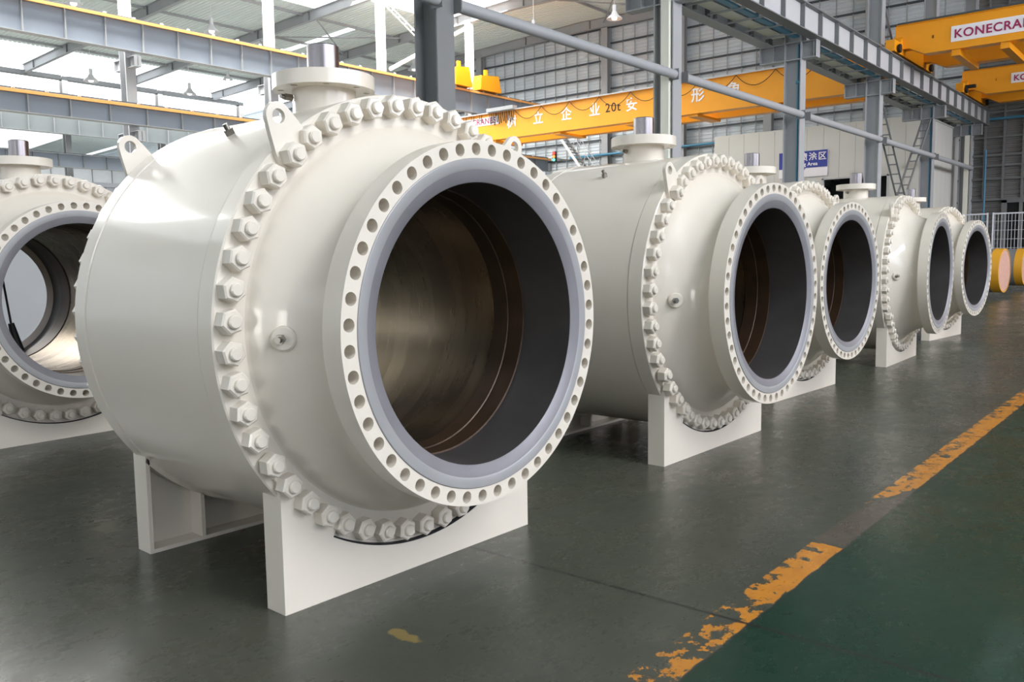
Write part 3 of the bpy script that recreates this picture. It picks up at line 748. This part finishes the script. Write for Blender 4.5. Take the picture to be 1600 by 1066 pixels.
for y in (-.53, 0, .53):
    zt = ZC - math.sqrt(1.14**2-y*y)
    ribs.box((f0, y-.011, .02), (f1, y+.011, zt))
for sg_, nm, rz in ((1, 'front_saddle', 0), (-1, 'rear_saddle', PI)):
    s_ = bpy.data.objects.new(nm, web.mesh('saddle_web', P_)); COL.objects.link(s_); s_.parent = valve
    if sg_ < 0: s_.rotation_euler = (0, 0, PI)
    link('saddle_frame', fr.mesh('saddle_frame', P_), s_); link('saddle_rest', cps.mesh('saddle_rest', P_), s_); link('gap_shade_strip', gap_strip.mesh('gap_shade_strip', M['gap']), s_)
    for k, y in enumerate((-.53, 0, .53)):
        zt = ZC - math.sqrt(1.14**2-y*y)
        MB().box((f0, y-.011, .02), (f1, y+.011, zt)).obj('saddle_rib', P_, s_)
# stem
at(MB().lathe([(1.08,.172),(1.242,.172)], 64, 'Z').obj('stem_neck', P_, valve), C0)
at(MB().holering(.10, .278, 8, .018, .232, 1.242, 1.318, 'Z', off=.2).obj('top_flange', P_, valve, angle=30), C0)
at(MB().lathe([(1.318,.12),(1.326,.118),(1.326,.087)], 64, 'Z').obj('gland_ring', P_, valve), C0)
at(MB().lathe([(1.25,.087),(1.482,.087),(1.488,.081),(1.488,.0005)], 64, 'Z').obj('stem_shaft', M['steel'], valve), C0)
# fittings
q = math.radians(181); px_ = .80
at(MB().lathe([(-.02,.056),(.010,.056),(.018,.048),(.018,.0005)], 32, 'Z').obj('plug_boss', P_, valve), (.815, .868*math.cos(q), ZC+.868*math.sin(q))).rotation_euler = (PI/2, 0, .75)
pg = at(MB().cyl((0,0,0), (0,0,.05), .022, 6).cyl((0,0,.05), (0,0,.075), .013, 12).obj('drain_plug', M['brass'], valve), (.815, .868*math.cos(q)-.01, ZC+.868*math.sin(q))); pg.rotation_euler = (PI/2, 0, .75)
q = math.radians(121.5)
gp = at(MB().cyl((0,0,0), (0,0,.03), .024, 6).cyl((0,0,.03), (0,0,.06), .014, 12).obj('grease_fitting', M['brass'], valve), (0, 1.118*math.cos(q), ZC+1.118*math.sin(q))); gp.rotation_euler = (math.radians(31.5), 0, 0)
at(MB().cyl((0,-.165,0), (0,-.215,0), .02, 6).cyl((0,-.21,0), (0,-.235,0), .012, 12).obj('stem_fitting', M['brass'], valve), (-.07, 0, ZC+1.2))

spots = [(-3.861, 3.057, -.027), (-3.864, 6.466, -.020), (-4.297, 9.640, -.043), (-4.234, 13.179, .028), (-4.563, 17.335, -.089), (-8.832, 3.354, .006)]
labels = [None, 'white ball valve second in the row, right behind the nearest one', 'white ball valve third in the row, with the dark booth door above its stem',
          'white ball valve fourth in the row, narrow flange, crossed lattice braces above', 'smallest and farthest white ball valve, by the yellow-ended pipes',
          'white ball valve at the left edge, cut by the frame, grey wall showing through']
for i, (x, y, th) in enumerate(spots):
    o = valve if i == 0 else copy_tree(valve)
    o.location = (x, y, 0); o.rotation_euler = (0, 0, th)
    if i: o['label'] = labels[i]
bk = thing('cable_tail', 'black wrapped cable end hanging inside the leftmost valve bore', 'cable', (-9.9, 3.6, 0))
MB().cyl((0, 0.02, .675), (0, -.04, .98), .055, 10, .03).cyl((0, -.04, .98), (0, -.14, 1.93), .012, 8).obj('cable', M['black'], bk)

# ------------------------------------------------------------------ pipe spools, fence, drum
def spool(x, y, th, L_, label):
    o = thing('pipe_spool', label, 'pipe', (x, y, .93), th, 'grey pipes with yellow ends')
    MB().lathe([(-.28,.715),(-L_,.715),(-L_,.0005)], 64).obj('pipe_body', M['pipegrey'], o)
    MB().lathe([(0,.68),(0,.72),(-.28,.725),(-.28,.715)], 64).obj('end_band', M['band'], o)
    MB().lathe([(-.01,.0005),(-.012,.69)], 64).obj('end_cover', M['disc'], o)
    for xx in (-.9, -L_+.6):
        MB().prism([(-.45,-.93),(.45,-.93),(.38,-.60),(.2,-.685),(0,-.715),(-.2,-.685),(-.38,-.60)], xx-.06, xx+.06).obj('cradle', M['grey'], o)
spool(-5.42, 31.9, -.08, 4.0, 'grey pipe with yellow-ringed pinkish end, nearer one beside the last valve')
spool(-5.83, 38.6, -.05, 4.5, 'grey pipe with yellow-ringed pinkish end, farther one at the right edge')
for k, (xa, xb) in enumerate(((-11.0, -8.22), (-8.05, -5.2), (-5.1, -2.2))):
    o = thing('fence_panel', ['white wire fence panel left of the twin posts, above the last valve', 'white wire fence panel right of the twin posts, above the yellow-ended pipes', 'white wire fence panel at the right edge of the view'][k], 'fence', (xa, 44, 0), 0, 'white wire fence')
    L_ = xb-xa
    MB().box((0, -.03, 0), (.06, .03, 3.3)).box((L_-.06, -.03, 0), (L_, .03, 3.3)).box((.06, -.03, 3.22), (L_-.06, .03, 3.28)).box((.06, -.03, .12), (L_-.06, .03, .18)).obj('frame', M['fence'], o)
    bar = MB().cyl((0, 0, .15), (0, 0, 3.25), .009, 6).mesh('wire', M['fence'])
    for j in range(int((L_-.1)/.135)): link('vertical_wire', bar, o, (.1+j*.135, 0, 0))
    hb = MB().cyl((.05, 0, 0), (L_-.05, 0, 0), .007, 6).mesh('wire', M['fence'])
    for j in range(7): link('horizontal_wire', hb, o, (0, 0, .5+j*.4))
o = thing('steel_drum', 'dark red steel drum just showing at the right edge beyond the pipes', 'drum', (-5.9, 41.6, 0))
MB().lathe([(0,.0005),(0,.29),(.02,.3),(.3,.3),(.31,.31),(.33,.3),(.6,.3),(.61,.31),(.63,.3),(.9,.3),(.91,.29),(.89,.27),(.89,.0005)], 32, 'Z').obj('drum_body', M['redp'], o)
